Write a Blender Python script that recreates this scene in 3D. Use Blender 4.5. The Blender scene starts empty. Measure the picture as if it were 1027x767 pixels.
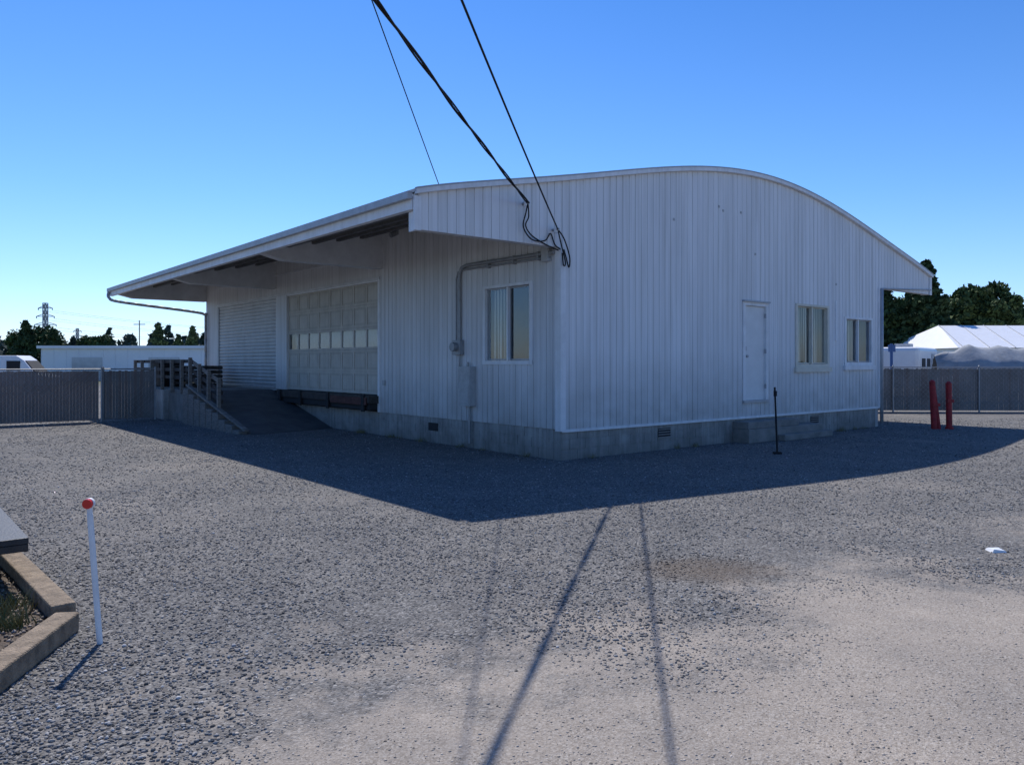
import bpy, math, random
import numpy as np
from mathutils import Vector, Matrix
random.seed(4); RNG=np.random.default_rng(4)
scene=bpy.context.scene
F=780.0; EYE=1.73
# ---------------------------------------------------------------- materials
def newmat(name):
    m=bpy.data.materials.new(name); m.use_nodes=True
    return m,m.node_tree.nodes,m.node_tree.links,m.node_tree.nodes['Principled BSDF']
def mat(name,base,rough=.6,var=.12,scale=3.0,bump=0.0,bscale=60,metal=0.0,stretch=(1,1,1),dirt=None,spec=None,streak=0):
    m,N,L,B=newmat(name)
    tc=N.new('ShaderNodeTexCoord'); mp=N.new('ShaderNodeMapping'); mp.inputs['Scale'].default_value=stretch
    L.new(tc.outputs['Object'],mp.inputs['Vector'])
    n=N.new('ShaderNodeTexNoise'); n.inputs['Scale'].default_value=scale; n.inputs['Detail'].default_value=6
    n.inputs['Roughness'].default_value=.65
    L.new(mp.outputs[0],n.inputs['Vector'])
    r=N.new('ShaderNodeValToRGB')
    r.color_ramp.elements[0].position=.3; r.color_ramp.elements[1].position=.7
    r.color_ramp.elements[0].color=tuple(max(0,c*(1-var)) for c in base)+(1,)
    r.color_ramp.elements[1].color=tuple(min(1,c*(1+var)) for c in base)+(1,)
    L.new(n.outputs['Fac'],r.inputs['Fac'])
    out=r.outputs['Color']
    if streak:   # narrow rain streaks running down the wall
        m2=N.new('ShaderNodeMapping'); m2.inputs['Scale'].default_value=(7,7,.22); L.new(tc.outputs['Object'],m2.inputs['Vector'])
        n4=N.new('ShaderNodeTexNoise'); n4.inputs['Scale'].default_value=1.6; n4.inputs['Detail'].default_value=7; L.new(m2.outputs[0],n4.inputs['Vector'])
        r4=N.new('ShaderNodeValToRGB'); r4.color_ramp.elements[0].position=.35; r4.color_ramp.elements[1].position=.58
        k=1-streak; r4.color_ramp.elements[0].color=(k,k,k*.985,1); r4.color_ramp.elements[1].color=(1,1,1,1); L.new(n4.outputs['Fac'],r4.inputs[0])
        mm=N.new('ShaderNodeMixRGB'); mm.blend_type='MULTIPLY'; mm.inputs[0].default_value=1; L.new(out,mm.inputs[1]); L.new(r4.outputs[0],mm.inputs[2]); out=mm.outputs[0]
    if dirt:   # (colour, z0, z1): grime rising from the ground, broken by noise
        col,z0,z1=dirt
        sx=N.new('ShaderNodeSeparateXYZ'); L.new(tc.outputs['Object'],sx.inputs[0])
        mr=N.new('ShaderNodeMapRange'); mr.inputs['From Min'].default_value=z1; mr.inputs['From Max'].default_value=z0
        L.new(sx.outputs['Z'],mr.inputs['Value'])
        n2=N.new('ShaderNodeTexNoise'); n2.inputs['Scale'].default_value=2.3; n2.inputs['Detail'].default_value=8
        L.new(tc.outputs['Object'],n2.inputs['Vector'])
        mu=N.new('ShaderNodeMath'); mu.operation='MULTIPLY'; L.new(mr.outputs[0],mu.inputs[0]); L.new(n2.outputs['Fac'],mu.inputs[1])
        mx=N.new('ShaderNodeMixRGB'); L.new(mu.outputs[0],mx.inputs['Fac']); L.new(out,mx.inputs[1]); mx.inputs[2].default_value=col+(1,)
        out=mx.outputs[0]
    L.new(out,B.inputs['Base Color'])
    B.inputs['Roughness'].default_value=rough; B.inputs['Metallic'].default_value=metal
    if spec is not None: B.inputs['Specular IOR Level'].default_value=spec
    if bump:
        n3=N.new('ShaderNodeTexNoise'); n3.inputs['Scale'].default_value=bscale; n3.inputs['Detail'].default_value=5
        L.new(mp.outputs[0],n3.inputs['Vector'])
        b=N.new('ShaderNodeBump'); b.inputs['Strength'].default_value=bump; b.inputs['Distance'].default_value=.02
        L.new(n3.outputs['Fac'],b.inputs['Height']); L.new(b.outputs[0],B.inputs['Normal'])
    return m
M={}
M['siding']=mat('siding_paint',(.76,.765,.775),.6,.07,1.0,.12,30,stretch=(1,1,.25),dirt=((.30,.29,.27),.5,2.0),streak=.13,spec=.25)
M['siding2']=mat('shade_toned_siding_paint',(.68,.685,.69),.6,.08,1.3,.12,30,stretch=(1,1,.3),dirt=((.28,.27,.25),.5,1.7),streak=.14,spec=.25)  # siding paint toned down, canopy shade put into the colour
M['trim']=mat('trim_paint',(.76,.77,.785),.55,.10,3,.05,spec=.3,streak=.08)
M['trimgrey']=mat('metal_flashing',(.40,.41,.43),.5,.15,6,.05,metal=.2)
M['found']=mat('painted_block',(.33,.325,.31),.9,.32,2.0,.6,40,dirt=((.12,.11,.10),0,.5),streak=.25)
M['conc']=mat('concrete',(.22,.21,.195),.9,.3,3,.5,50)
M['rampc']=mat('ramp_asphalt',(.10,.10,.10),.9,.3,2,.5,50)
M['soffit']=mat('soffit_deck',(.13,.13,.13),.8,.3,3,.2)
M['roof']=mat('roof_membrane',(.45,.46,.47),.7,.15,1)
M['beam']=mat('beam_paint',(.64,.65,.66),.6,.12,3,.1)
M['odoor']=mat('sectional_door_paint',(.56,.525,.46),.7,.10,2.5,.08,streak=.1,spec=.15)
M['odoor2']=mat('sectional_door_panel',(.50,.47,.41),.7,.12,2.5,.08,streak=.12,spec=.15)
M['rdoor']=mat('rollup_door_paint',(.60,.61,.61),.55,.1,2.5,.05,stretch=(1,1,.4),dirt=((.3,.28,.26),.9,2.4),spec=.25)
M['door']=mat('entry_door_paint',(.70,.71,.71),.5,.06,3,.05,spec=.3)
M['cream']=mat('cream_window_frame',(.62,.59,.50),.5,.1,5,.05)
M['wood']=mat('weathered_wood',(.20,.18,.16),.9,.4,6,.5,60,stretch=(1,1,6))
M['darkwood']=mat('dark_wood',(.055,.047,.042),.85,.4,6,.4,60)
M['blackboard']=mat('black_painted_board',(.022,.024,.03),.5,.4,6,.3,60)
M['timber']=mat('landscape_timber',(.24,.185,.13),.9,.45,12,.9,70)
M['dark']=mat('dark_void',(.02,.02,.022),.8,.2,5)
M['room']=mat('dim_interior',(.10,.095,.09),.9,.2,2)
M['black']=mat('black_rubber',(.02,.02,.022),.7,.2,5,spec=.2)
M['grey']=mat('galvanised_grey',(.30,.31,.32),.5,.15,8,.05,metal=.3)
M['greyp']=mat('grey_painted_box',(.42,.43,.43),.6,.15,8,.05)
M['red']=mat('red_paint',(.30,.012,.018),.6,.35,8,.1)
M['redref']=mat('red_reflector',(.7,.03,.02),.25,.05,8)
M['plasticwhite']=mat('white_marker_plastic',(.72,.73,.74),.45,.1,8)
M['blind']=mat('window_blind',(.76,.73,.62),.8,.10,5)
M['cover']=mat('tarp_grey',(.28,.30,.32),.75,.25,1.5,.6,5)
M['white']=mat('white_enamel',(.75,.76,.77),.35,.05,2)
M['blue']=mat('blue_stripe',(.05,.12,.3),.4,.1,2)
M['bark']=mat('bark',(.07,.055,.045),.95,.3,8,.6,30)
M['slat']=mat('fence_slat',(.235,.195,.18),.85,.2,1.2,.1,spec=.1)
M['slat2']=mat('fence_slat_grey',(.205,.195,.19),.85,.2,1.2,.1,spec=.1)
M['slatd']=mat('fence_slat_worn',(.20,.17,.158),.85,.25,1.2,.1,spec=.1)
M['whwall']=mat('warehouse_panel',(.80,.82,.84),.6,.05,.3)
M['tyre']=mat('tyre',(.03,.03,.03),.8,.2,8)
M['rust']=mat('rusty_steel',(.09,.035,.028),.85,.4,8,.3)
def glassmat(name,tint=(.80,.84,.86),mixf=.13):
    m,N,L,B=newmat(name); out=[n for n in N if n.type=='OUTPUT_MATERIAL'][0]
    t=N.new('ShaderNodeBsdfTransparent'); t.inputs[0].default_value=tint+(1,)
    g=N.new('ShaderNodeBsdfGlossy'); g.inputs['Roughness'].default_value=.03; g.inputs['Color'].default_value=(.85,.9,.95,1)
    n=N.new('ShaderNodeTexNoise'); n.inputs['Scale'].default_value=1.5
    tc=N.new('ShaderNodeTexCoord'); L.new(tc.outputs['Object'],n.inputs['Vector'])
    b=N.new('ShaderNodeBump'); b.inputs['Strength'].default_value=.08; b.inputs['Distance'].default_value=.05
    L.new(n.outputs['Fac'],b.inputs['Height']); L.new(b.outputs[0],g.inputs['Normal'])
    mx=N.new('ShaderNodeMixShader'); mx.inputs[0].default_value=mixf
    L.new(t.outputs[0],mx.inputs[1]); L.new(g.outputs[0],mx.inputs[2]); L.new(mx.outputs[0],out.inputs[0]); return m
M['glass']=glassmat('window_glass')
def leafmat(name,dark,light,scale=.8):
    m,N,L,B=newmat(name)
    tc=N.new('ShaderNodeTexCoord')
    n=N.new('ShaderNodeTexNoise'); n.inputs['Scale'].default_value=scale; n.inputs['Detail'].default_value=4
    L.new(tc.outputs['Object'],n.inputs['Vector'])
    r=N.new('ShaderNodeValToRGB'); r.color_ramp.elements[0].position=.35; r.color_ramp.elements[1].position=.65
    r.color_ramp.elements[0].color=dark+(1,); r.color_ramp.elements[1].color=light+(1,)
    L.new(n.outputs['Fac'],r.inputs[0]); L.new(r.outputs[0],B.inputs['Base Color']); B.inputs['Roughness'].default_value=.8
    B.inputs['Specular IOR Level'].default_value=.2
    return m
M['conifer']=leafmat('conifer_needles',(.025,.045,.02),(.075,.115,.045))
M['leaf']=leafmat('broadleaf_foliage',(.03,.055,.02),(.095,.135,.045))
M['far']=leafmat('distant_foliage',(.045,.065,.055),(.08,.105,.075),.15)
M['dry']=leafmat('dry_weeds',(.10,.11,.04),(.25,.21,.10),6)
# ---------------------------------------------------------------- mesh helpers
class B:
    def __init__(s): s.v=[]; s.f=[]; s.m=[]
    def poly(s,pts,mi=0):
        n=len(s.v); s.v+= [tuple(p) for p in pts]; s.f.append(tuple(range(n,n+len(pts)))); s.m.append(mi)
    def hexa(s,p,mi=0):
        n=len(s.v); s.v+=[tuple(q) for q in p]
        for q in ((0,3,2,1),(4,5,6,7),(0,1,5,4),(1,2,6,5),(2,3,7,6),(3,0,4,7)):
            s.f.append(tuple(n+i for i in q)); s.m.append(mi)
    def box(s,x0,x1,y0,y1,z0,z1,mi=0):
        s.hexa([(x0,y0,z0),(x1,y0,z0),(x1,y1,z0),(x0,y1,z0),(x0,y0,z1),(x1,y0,z1),(x1,y1,z1),(x0,y1,z1)],mi)
    def tube(s,a,b,r,mi=0,n=10,r2=None,caps=True):
        a=Vector(a);b=Vector(b);d=(b-a).normalized(); r2=r if r2 is None else r2
        u=d.orthogonal().normalized(); w=d.cross(u); k=len(s.v)
        for i in range(n):
            an=2*math.pi*i/n; o=u*math.cos(an)+w*math.sin(an)
            s.v.append(tuple(a+o*r)); s.v.append(tuple(b+o*r2))
        for i in range(n):
            j=(i+1)%n; s.f.append((k+2*i,k+2*j,k+2*j+1,k+2*i+1)); s.m.append(mi)
        if caps:
            s.f.append(tuple(k+2*i for i in range(n))[::-1]); s.m.append(mi)
            s.f.append(tuple(k+2*i+1 for i in range(n))); s.m.append(mi)
    def beam(s,a,b,w,h,mi=0):
        a=Vector(a);b=Vector(b);d=(b-a).normalized(); up=Vector((0,0,1))
        if abs(d.z)>.95: up=Vector((1,0,0))
        sd=d.cross(up).normalized()*w/2; u=sd.cross(d).normalized()*h/2
        s.hexa([a-sd-u,a+sd-u,a+sd+u,a-sd+u,b-sd-u,b+sd-u,b+sd+u,b-sd+u],mi)
    def obj(s,name,mats,parent=None,bevel=0,smooth=False,loc=None,rotz=0):
        me=bpy.data.meshes.new(name); me.from_pydata(s.v,[],s.f)
        for x in mats: me.materials.append(M[x] if isinstance(x,str) else x)
        me.polygons.foreach_set('material_index',s.m)
        if smooth: me.polygons.foreach_set('use_smooth',[True]*len(s.f))
        me.update()
        o=bpy.data.objects.new(name,me); scene.collection.objects.link(o)
        if parent: o.parent=parent
        if loc is not None: o.location=loc; o.rotation_euler=(0,0,rotz)
        if bevel:
            b=o.modifiers.new('bevel','BEVEL'); b.width=bevel; b.segments=2; b.limit_method='ANGLE'
        return o
def empty(name,loc=(0,0,0),rotz=0,parent=None):
    o=bpy.data.objects.new(name,None); scene.collection.objects.link(o); o.location=loc; o.rotation_euler=(0,0,rotz)
    if parent:o.parent=parent
    return o
def wire(name,pts,r,m,parent=None):
    c=bpy.data.curves.new(name,'CURVE'); c.dimensions='3D'; c.bevel_depth=r; c.bevel_resolution=2
    sp=c.splines.new('POLY'); sp.points.add(len(pts)-1)
    for i,p in enumerate(pts): sp.points[i].co=tuple(p)+(1,)
    c.materials.append(M[m]); o=bpy.data.objects.new(name,c); scene.collection.objects.link(o)
    if parent:o.parent=parent
    return o
def smoothpts(P,n=8):
    P=[Vector(p) for p in P]; out=[]
    Q=[P[0]]+P+[P[-1]]
    for i in range(1,len(Q)-2):
        a,b,c,d=Q[i-1],Q[i],Q[i+1],Q[i+2]
        for k in range(n):
            t=k/n
            out.append(.5*((2*b)+(-a+c)*t+(2*a-5*b+4*c-d)*t*t+(-a+3*b-3*c+d)*t**3))
    out.append(P[-1]); return out
def npmesh(name,V,Fc,mats,col=None,parent=None,loc=None):
    me=bpy.data.meshes.new(name); nv=len(V); nf,k=Fc.shape
    me.vertices.add(nv); me.vertices.foreach_set('co',V.astype(np.float32).ravel())
    me.loops.add(nf*k); me.loops.foreach_set('vertex_index',Fc.astype(np.int32).ravel())
    me.polygons.add(nf); me.polygons.foreach_set('loop_start',np.arange(0,nf*k,k,dtype=np.int32))
    try: me.polygons.foreach_set('loop_total',np.full(nf,k,dtype=np.int32))
    except Exception: pass
    for x in mats: me.materials.append(M[x] if isinstance(x,str) else x)
    if col is not None:
        a=me.color_attributes.new('Col','FLOAT_COLOR','POINT'); a.data.foreach_set('color',col.astype(np.float32).ravel())
    me.update(calc_edges=True)
    o=bpy.data.objects.new(name,me); scene.collection.objects.link(o)
    if parent:o.parent=parent
    if loc is not None:o.location=loc
    return o
# ---------------------------------------------------------------- building
ANG=math.atan2(.6318,.7751)
C=Vector((.865,13.77,0)); uR=Vector((.7751,.6318,0)); uL=Vector((-.6318,.7751,0))
def W(t,s,z=0): return C+uR*t+uL*s+Vector((0,0,z))
bld=empty('warehouse_building',C,ANG)
PT=[-3.05,0,2.05,4.25,5.9,7.74,10.13,11.75,12.92,14.9]; PZ=[4.35,5.0,5.43,5.83,5.96,5.87,5.49,5.13,4.84,4.35]
co=np.polyfit(PT,PZ,6)
def zr(t): return float(np.polyval(co,t))
T0,T1=-2.98,14.9; WT=11.75; S1=19.2; RS=19.9; SOF=3.77; FB=.55
def siding(name,mapf,ua,ub,zlo,zhi,openings,pitch,m,extra=()):
    b=B(); cuts=set([ua,ub]+list(extra))
    n=int(math.ceil((ub-ua)/pitch))
    for i in range(1,n): cuts.add(round(ua+i*pitch,4))
    grid=set(cuts)
    for o in openings: cuts.add(o[0]); cuts.add(o[1])
    cs=sorted(cuts); g=.014; D=.022; d=.006
    for a,c in zip(cs[:-1],cs[1:]):
        if c-a<.03: continue
        mid=(a+c)/2
        ivs=[]; z=zlo(mid)
        for o in sorted([o for o in openings if o[0]<=mid<=o[1]],key=lambda o:o[2]):
            ivs.append((z,o[2])); z=o[3]
        ivs.append((z,None))
        jit=random.uniform(-.002,.002)
        gr = a in grid
        for lo,hi in ivs:
            h=lambda u:(zhi(u) if hi is None else hi)
            if gr: prof=[(a,d),(a+g,d),(a+g+.006,D+jit),(c,D+jit*.3)]
            else: prof=[(a,D+jit),(c,D+jit)]
            prof.append((c+1e-4,d))
            for (u0,d0),(u1,d1) in zip(prof[:-1],prof[1:]):
                b.poly([mapf(u0,d0,lo),mapf(u1,d1,lo),mapf(u1,d1,h(u1)),mapf(u0,d0,h(u0))])
    return b.obj(name,[m],bld)
front=lambda u,d,z:(u,-d,z)
left=lambda u,d,z:(-d,u,z)
Wn1=(7.61,9.08,1.66,3.10); Wn2=(9.92,11.35,1.70,2.87); Dr=(5.50,6.36,.90,3.04); Wl=(.76,2.22,1.73,3.19)
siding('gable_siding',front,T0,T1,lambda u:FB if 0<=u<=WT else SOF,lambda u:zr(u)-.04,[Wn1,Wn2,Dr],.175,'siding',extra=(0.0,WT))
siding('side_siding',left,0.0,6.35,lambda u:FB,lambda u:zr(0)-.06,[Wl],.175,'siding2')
b=B()
def strip(b,t0,t1,y0,y1,zl,zt,n=12,mi=0):
    for i in range(n):
        a=t0+(t1-t0)*i/n; c=t0+(t1-t0)*(i+1)/n
        b.hexa([(a,y0,zl),(c,y0,zl),(c,y1,zl),(a,y1,zl),(a,y0,zt(a)),(c,y0,zt(c)),(c,y1,zt(c)),(a,y1,zt(a))],mi)
strip(b,T0+.02,-.002,.0,.16,SOF+.002,lambda t:zr(t)-.07)
strip(b,WT+.002,T1-.02,.0,.16,SOF+.002,lambda t:zr(t)-.07)
b.box(WT-.15,WT,.0,S1,0,zr(WT)-.08)
strip(b,0,WT-.16,S1-.15,S1,0,lambda t:zr(t)-.08,20)
b.box(0,.12,18.0,S1-.16,0,zr(0)-.08)
b.box(0,.12,6.35,18.0,3.74,zr(0)-.08)
b.box(0,.12,6.35,6.46,FB,3.74); b.box(-.03,.12,11.86,12.66,.95,3.74); b.box(0,.12,17.93,18.0,.95,3.74)
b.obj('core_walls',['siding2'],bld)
b=B(); b.box(0.2,WT-.16,.25,S1-.16,.4,.5); b.box(.25,WT-.2,3.2,3.3,.5,4.9); b.box(6.7,6.8,.2,3.1,.5,4.9); b.box(3.4,3.5,.2,3.1,.5,4.9); b.box(.2,WT-.2,.2,3.1,3.6,3.66)
b.obj('interior_partitions',['room'],bld)
b=B()
for s in (8.2,10.05,13.9,16.0): b.box(-.012,0,s,s+.02,3.81,zr(0)-.2)
b.box(-.05,-.001,6.36,18.0,3.74,3.80); b.box(-.045,-.001,6.36,18.0,4.35,4.40)
b.obj('header_trim',['beam'],bld)
b=B(); n=60
for i in range(n):
    a=T0-.08+(T1-T0+.16)*i/n; c=T0-.08+(T1-T0+.16)*(i+1)/n
    b.hexa([(a,-.1,zr(a)-.02),(c,-.1,zr(c)-.02),(c,RS,zr(c)-.02),(a,RS,zr(a)-.02),(a,-.1,zr(a)+.03),(c,-.1,zr(c)+.03),(c,RS,zr(c)+.03),(a,RS,zr(a)+.03)],0)
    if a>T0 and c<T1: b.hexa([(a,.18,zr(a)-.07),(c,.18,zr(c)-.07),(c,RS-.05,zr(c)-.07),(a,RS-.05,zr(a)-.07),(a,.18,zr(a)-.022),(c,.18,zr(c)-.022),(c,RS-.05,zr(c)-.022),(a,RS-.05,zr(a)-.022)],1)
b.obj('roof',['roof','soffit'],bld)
b=B()
for i in range(n):
    a=T0-.08+(T1-T0+.16)*i/n; c=T0-.08+(T1-T0+.16)*(i+1)/n
    b.hexa([(a,-.112,zr(a)-.055),(c,-.112,zr(c)-.055),(c,-.03,zr(c)-.055),(a,-.03,zr(a)-.055),(a,-.112,zr(a)+.02),(c,-.112,zr(c)+.02),(c,-.101,zr(c)+.02),(a,-.101,zr(a)+.02)],0)
    b.hexa([(a,-.118,zr(a)+.021),(c,-.118,zr(c)+.021),(c,-.05,zr(c)+.031),(a,-.05,zr(a)+.031),(a,-.118,zr(a)+.045),(c,-.118,zr(c)+.045),(c,-.05,zr(c)+.045),(a,-.05,zr(a)+.045)],1)
b.obj('gable_flashing',['trim','trimgrey'],bld)
b=B()
for tt,sg in ((T0,-1),(T1,1)):
    x0,x1=sorted((tt,tt+sg*.10))
    b.box(x0,x1,.0,RS,4.07,4.30,0)
    x0,x1=sorted((tt+sg*.103,tt+sg*.19)); b.box(x0,x1,-.02,RS+.02,4.22,4.33,1)
    x0,x1=sorted((tt-sg*.03,tt+sg*.09)); b.box(x0,x1,-.06,-.023,SOF-.02,4.27,0)
    x0,x1=sorted((tt-sg*.02,tt+sg*.02)); b.box(x0,x1,.0,.22,SOF-.01,4.06,0)
b.obj('eave_fascia',['trim','trimgrey'],bld)
b=B()
for s in (6.35,12.85,19.3):
    for (xa,xb) in ((0,T0),(WT,T1)):
        w=.13; za=3.98; d=-1 if xb<xa else 1; xm=xb-d*.5
        def top(x): return zr(x)-.075
        l,r=min(xa,xm),max(xa,xm)
        b.hexa([(l,s-w,za),(r,s-w,za),(r,s+w,za),(l,s+w,za),(l,s-w,top(l)),(r,s-w,top(r)),(r,s+w,top(r)),(l,s+w,top(l))])
        l,r=sorted((xm,xb)); zl=za if l==xm else 4.1; z2=za if r==xm else 4.1
        b.hexa([(l,s-w,zl),(r,s-w,z2),(r,s+w,z2),(l,s+w,zl),(l,s-w,top(l)),(r,s-w,top(r)),(r,s+w,top(r)),(l,s+w,top(l))])
b.obj('canopy_beams',['beam'],bld)
b=B()
for t in (-.6,-1.2,-1.8,-2.4,12.5,13.2,14.):
    b.box(t-.04,t+.04,.18,RS-.1,zr(t)-.24,zr(t)-.075)
b.obj('canopy_purlins',['soffit'],bld)
b=B()
b.box(-.055,.07,-.055,-.025,FB-.03,SOF); b.box(-.055,-.024,-.024,.09,FB-.03,zr(0)-.2)
b.box(-.035,-.001,-.02,.09,SOF,zr(0)-.2)
b.box(WT-.06,WT+.04,-.05,-.024,FB-.03,SOF)
b.box(.0,WT,-.045,-.024,FB-.05,FB+.0)
b.obj('corner_trim',['trim'],bld)
b=B(); b.tube((WT+.07,-.07,.1),(WT+.07,-.07,3.75),.045); b.tube((WT+.07,-.07,3.75),(T1,-.07,3.9),.02,n=6)
b.obj('downspout_front',['trimgrey'],bld,smooth=True)
b=B(); pts=smoothpts([(T0-.15,RS-.1,4.2),(T0-.15,RS-.15,4.0),(T0+.2,RS-.3,3.86),(-.6,19.3,3.62),(-.1,19.05,3.5),(-.08,19.0,3.3),(-.08,19.0,1.0)],6)
for p,q in zip(pts[:-1],pts[1:]): b.tube(p,q,.05,n=8)
b.obj('downspout_rear',['trimgrey'],bld,smooth=True)
b=B(); zz=[-.02,.18,.365,FB-.002]
for k in range(3):
    o=.2*(k%2)
    for face in (0,1):
        u=0.012 if face==0 else .205; end=WT-.01 if face==0 else 11.9; first=True
        while u<end-.02:
            e=min(end,u+(.40-o if first else .40)); first=False; j=random.uniform(0,.004)
            if face==0: b.box(u,e-.010,j,.15,zz[k]+.010,zz[k+1])
            else: b.box(j,.15,u,e-.010,zz[k]+.010,zz[k+1])
            u=e
b.box(.009,WT-.02,.009,.19,-.2,.54); b.box(.009,.19,.19,11.9,-.2,FB-.01)
b.obj('foundation',['found'],bld)
b=B()
for t in (2.63,8.3): b.box(t,t+.36,-.012,.0,.25,.43)
for s in (3.9,): b.box(-.012,.0,s,s+.36,.26,.43)
b.obj('foundation_vents',['dark'],bld)
b=B()
for t in (2.63,8.3):
    for k in range(4): b.box(t-.01,t+.37,-.02,-.013,.25+k*.05,.262+k*.05)
b.obj('vent_louvres',['grey'],bld)
def window(name,mapf,o,mull=1,blind=None,sill=True,fw=.055,fm='trim'):
    u0,u1,z0,z1=o; b=B(); g=B(); k=B()
    def bx(bb,a,c,d0,d1,e,f,mi=0):
        p=[mapf(a,d0,e),mapf(c,d0,e),mapf(c,d1,e),mapf(a,d1,e),mapf(a,d0,f),mapf(c,d0,f),mapf(c,d1,f),mapf(a,d1,f)]; bb.hexa(p,mi)
    bx(b,u0-.03,u0+fw,-.10,.045,z0,z1); bx(b,u1-fw,u1+.03,-.10,.045,z0,z1)
    bx(b,u0-.03,u1+.03,-.10,.047,z1,z1+fw); bx(b,u0-.03,u1+.03,-.10,.047,z0-.03,z0+fw-.01)
    if sill: bx(b,u0-.09,u1+.09,-.0,.09,z0-.15,z0-.032)
    for i in range(1,mull+1):
        x=u0+(u1-u0)*i/(mull+1); bx(b,x-.02,x+.02,-.07,.02,z0+fw,z1)
    cells=mull+1
    for i in range(cells):
        a=u0+fw+(u1-u0-2*fw)*i/cells; c=u0+fw+(u1-u0-2*fw)*(i+1)/cells
        off=-.03 if i%2 else -.05
        for q in ((a+.005,a+.03,z0+fw,z1),(c-.03,c-.005,z0+fw,z1)): bx(b,q[0],q[1],off-.01,off+.015,q[2],q[3],1)
        for zc in (z0+fw,z1-.03): bx(b,a+.031,c-.031,off-.01,off+.014,zc,zc+.025,1)
        g.poly([mapf(a,off,z0),mapf(c,off,z0),mapf(c,off,z1),mapf(a,off,z1)])
    if blind:
        a,c=u0+fw+(u1-u0-2*fw)*blind[0],u0+fw+(u1-u0-2*fw)*blind[1]; nn=int((c-a)/.085)
        for i in range(nn):
            x=a+(c-a)*i/nn; k.poly([mapf(x,-.12,z0+.02),mapf(x+.085,-.15+random.uniform(-.03,.02),z0+.02),mapf(x+.085,-.15+random.uniform(-.01,.01),z1-.02),mapf(x,-.12,z1-.02)])
        k.obj(name+'_blinds',['blind'],bld)
    b.obj(name+'_frame',[fm,'trimgrey' if fm=='trim' else 'cream'],bld); g.obj(name+'_glass',['glass'],bld)
window('office_window',front,Wn1,1,(0,1),fm='cream'); window('end_window',front,Wn2,1,(.0,.5),sill=True); window('side_window',left,Wl,1,(.55,.96),sill=False)
b=B(); u0,u1,z0,z1=Dr
b.box(u0-.06,u0+.03,-.045,.1,z0,z1+.05); b.box(u1-.03,u1+.06,-.045,.1,z0,z1+.05); b.box(u0+.03,u1-.03,-.044,.1,z1-.03,z1+.05); b.box(u0-.06,u1+.06,-.07,.1,z0-.06,z0-.002,1)
b.box(u0+.03,u1-.03,.015,.05,z0,z1-.035,2)
b.box(u0-.08,u1+.08,-.09,-.0,z1+.05,z1+.085,1)
b.tube((u0+.11,.02,z0+.98),(u0+.11,-.05,z0+.98),.028,1)
b.box(u0+.085,u0+.135,.008,.015,z0+1.1,z0+1.2,1)
for z in (z0+.25,z0+1.05,z0+1.85): b.box(u1-.045,u1-.032,-.05,-.0,z,z+.1,1)
b.obj('entry_door',['trim','trimgrey','door'],bld)
b=B()
for t,z in ((4.55,5.05),(4.7,4.98),(5.35,5.02),(5.9,4.15),(9.45,3.7),(3.05,4.6)):
    b.box(t,t+.05,-.034,-.022,z,z+.05)
b.obj('wall_fittings',['greyp'],bld)
b=B(); b.box(9.42,9.5,-.05,-.022,2.3,3.3); b.obj('wall_chase',['trim'],bld)
# sectional overhead door: solid beige panels, third row glazed
b=B(); a,c=6.47,11.85; zb,zt=.96,3.73; rows=5; cols=8
rh=(zt-zb)/rows; cw=(c-a)/cols; g=B()
b.poly([(.052,a,zb),(.052,c,zb),(.052,c,zb+2*rh),(.052,a,zb+2*rh)],1)
b.poly([(.052,a,zb+3*rh),(.052,c,zb+3*rh),(.052,c,zt),(.052,a,zt)],1)
for r in range(rows):
    z0=zb+r*rh
    b.box(.036,.065,a,c,z0+.005,z0+.06); b.box(.036,.065,a,c,z0+rh-.06,z0+rh-.005)
    for q in range(cols+1):
        x=a+q*cw; w=.035; b.box(.0365,.065,max(a,x-w),min(c,x+w),z0+.061,z0+rh-.061)
    for q in range(cols):
        x0,x1=a+q*cw+.036,a+(q+1)*cw-.036
        if r==2: g.poly([(.055,x0,z0+.061),(.055,x1,z0+.061),(.055,x1,z0+rh-.061),(.055,x0,z0+rh-.061)])
        else: b.box(.044,.05,x0+.05,x1-.05,z0+.11,z0+rh-.11)
b.obj('sectional_door',['odoor','odoor2'],bld); g.obj('sectional_door_glass',['glass'],bld)
b=B(); b.poly([(.25,a,zb),(.25,c,zb),(.25,c,zt),(.25,a,zt)]); b.obj('door_backing',['greyp'],bld)
b=B(); b.box(-.02,.12,a-.1,a-.002,FB,3.735); b.box(-.04,-.0,a-.12,a-.02,FB,3.74); b.box(-.02,.02,a,c,3.70,3.738); b.obj('door_jamb',['trim'],bld)
b=B(); b.box(-.30,-.003,6.4,11.95,.76,.94); b.box(-.26,-.003,6.45,11.9,.60,.755,1); b.box(-.33,-.302,6.5,8.4,.72,.90,2)
for s in (6.6,8.5,10.2,11.6): b.box(-.34,-.29,s,s+.14,.56,.965,1)
b.box(-.02,.1,6.47,11.85,FB,.955,1)
b.obj('dock_sill',['darkwood','dark','rust'],bld,bevel=.008)
b=B(); a,c=12.67,17.92; zb=.95; zt=3.74; nn=int((zt-zb)/.11); k=6
for i in range(nn):
    for j in range(k):
        z0=zb+(i+j/k)*.11; z1=zb+(i+(j+1)/k)*.11
        f=lambda w: .07-.038*abs(math.sin(math.pi*w))**.6
        b.poly([(f(j/k),a,z0),(f(j/k),c,z0),(f((j+1)/k),c,z1),(f((j+1)/k),a,z1)])
b.box(-.01,.1,a,c,zb+nn*.11-.01,zt,0)
b.box(.0,.1,a,c,zb-.05,zb+.0)
b.box(.01,.09,a,a+.06,zb,zt-.06,1); b.box(.01,.09,c-.06,c,zb,zt-.06,1); b.box(-.02,.05,a,c,zb+.02,zb+.09,1)
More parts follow.
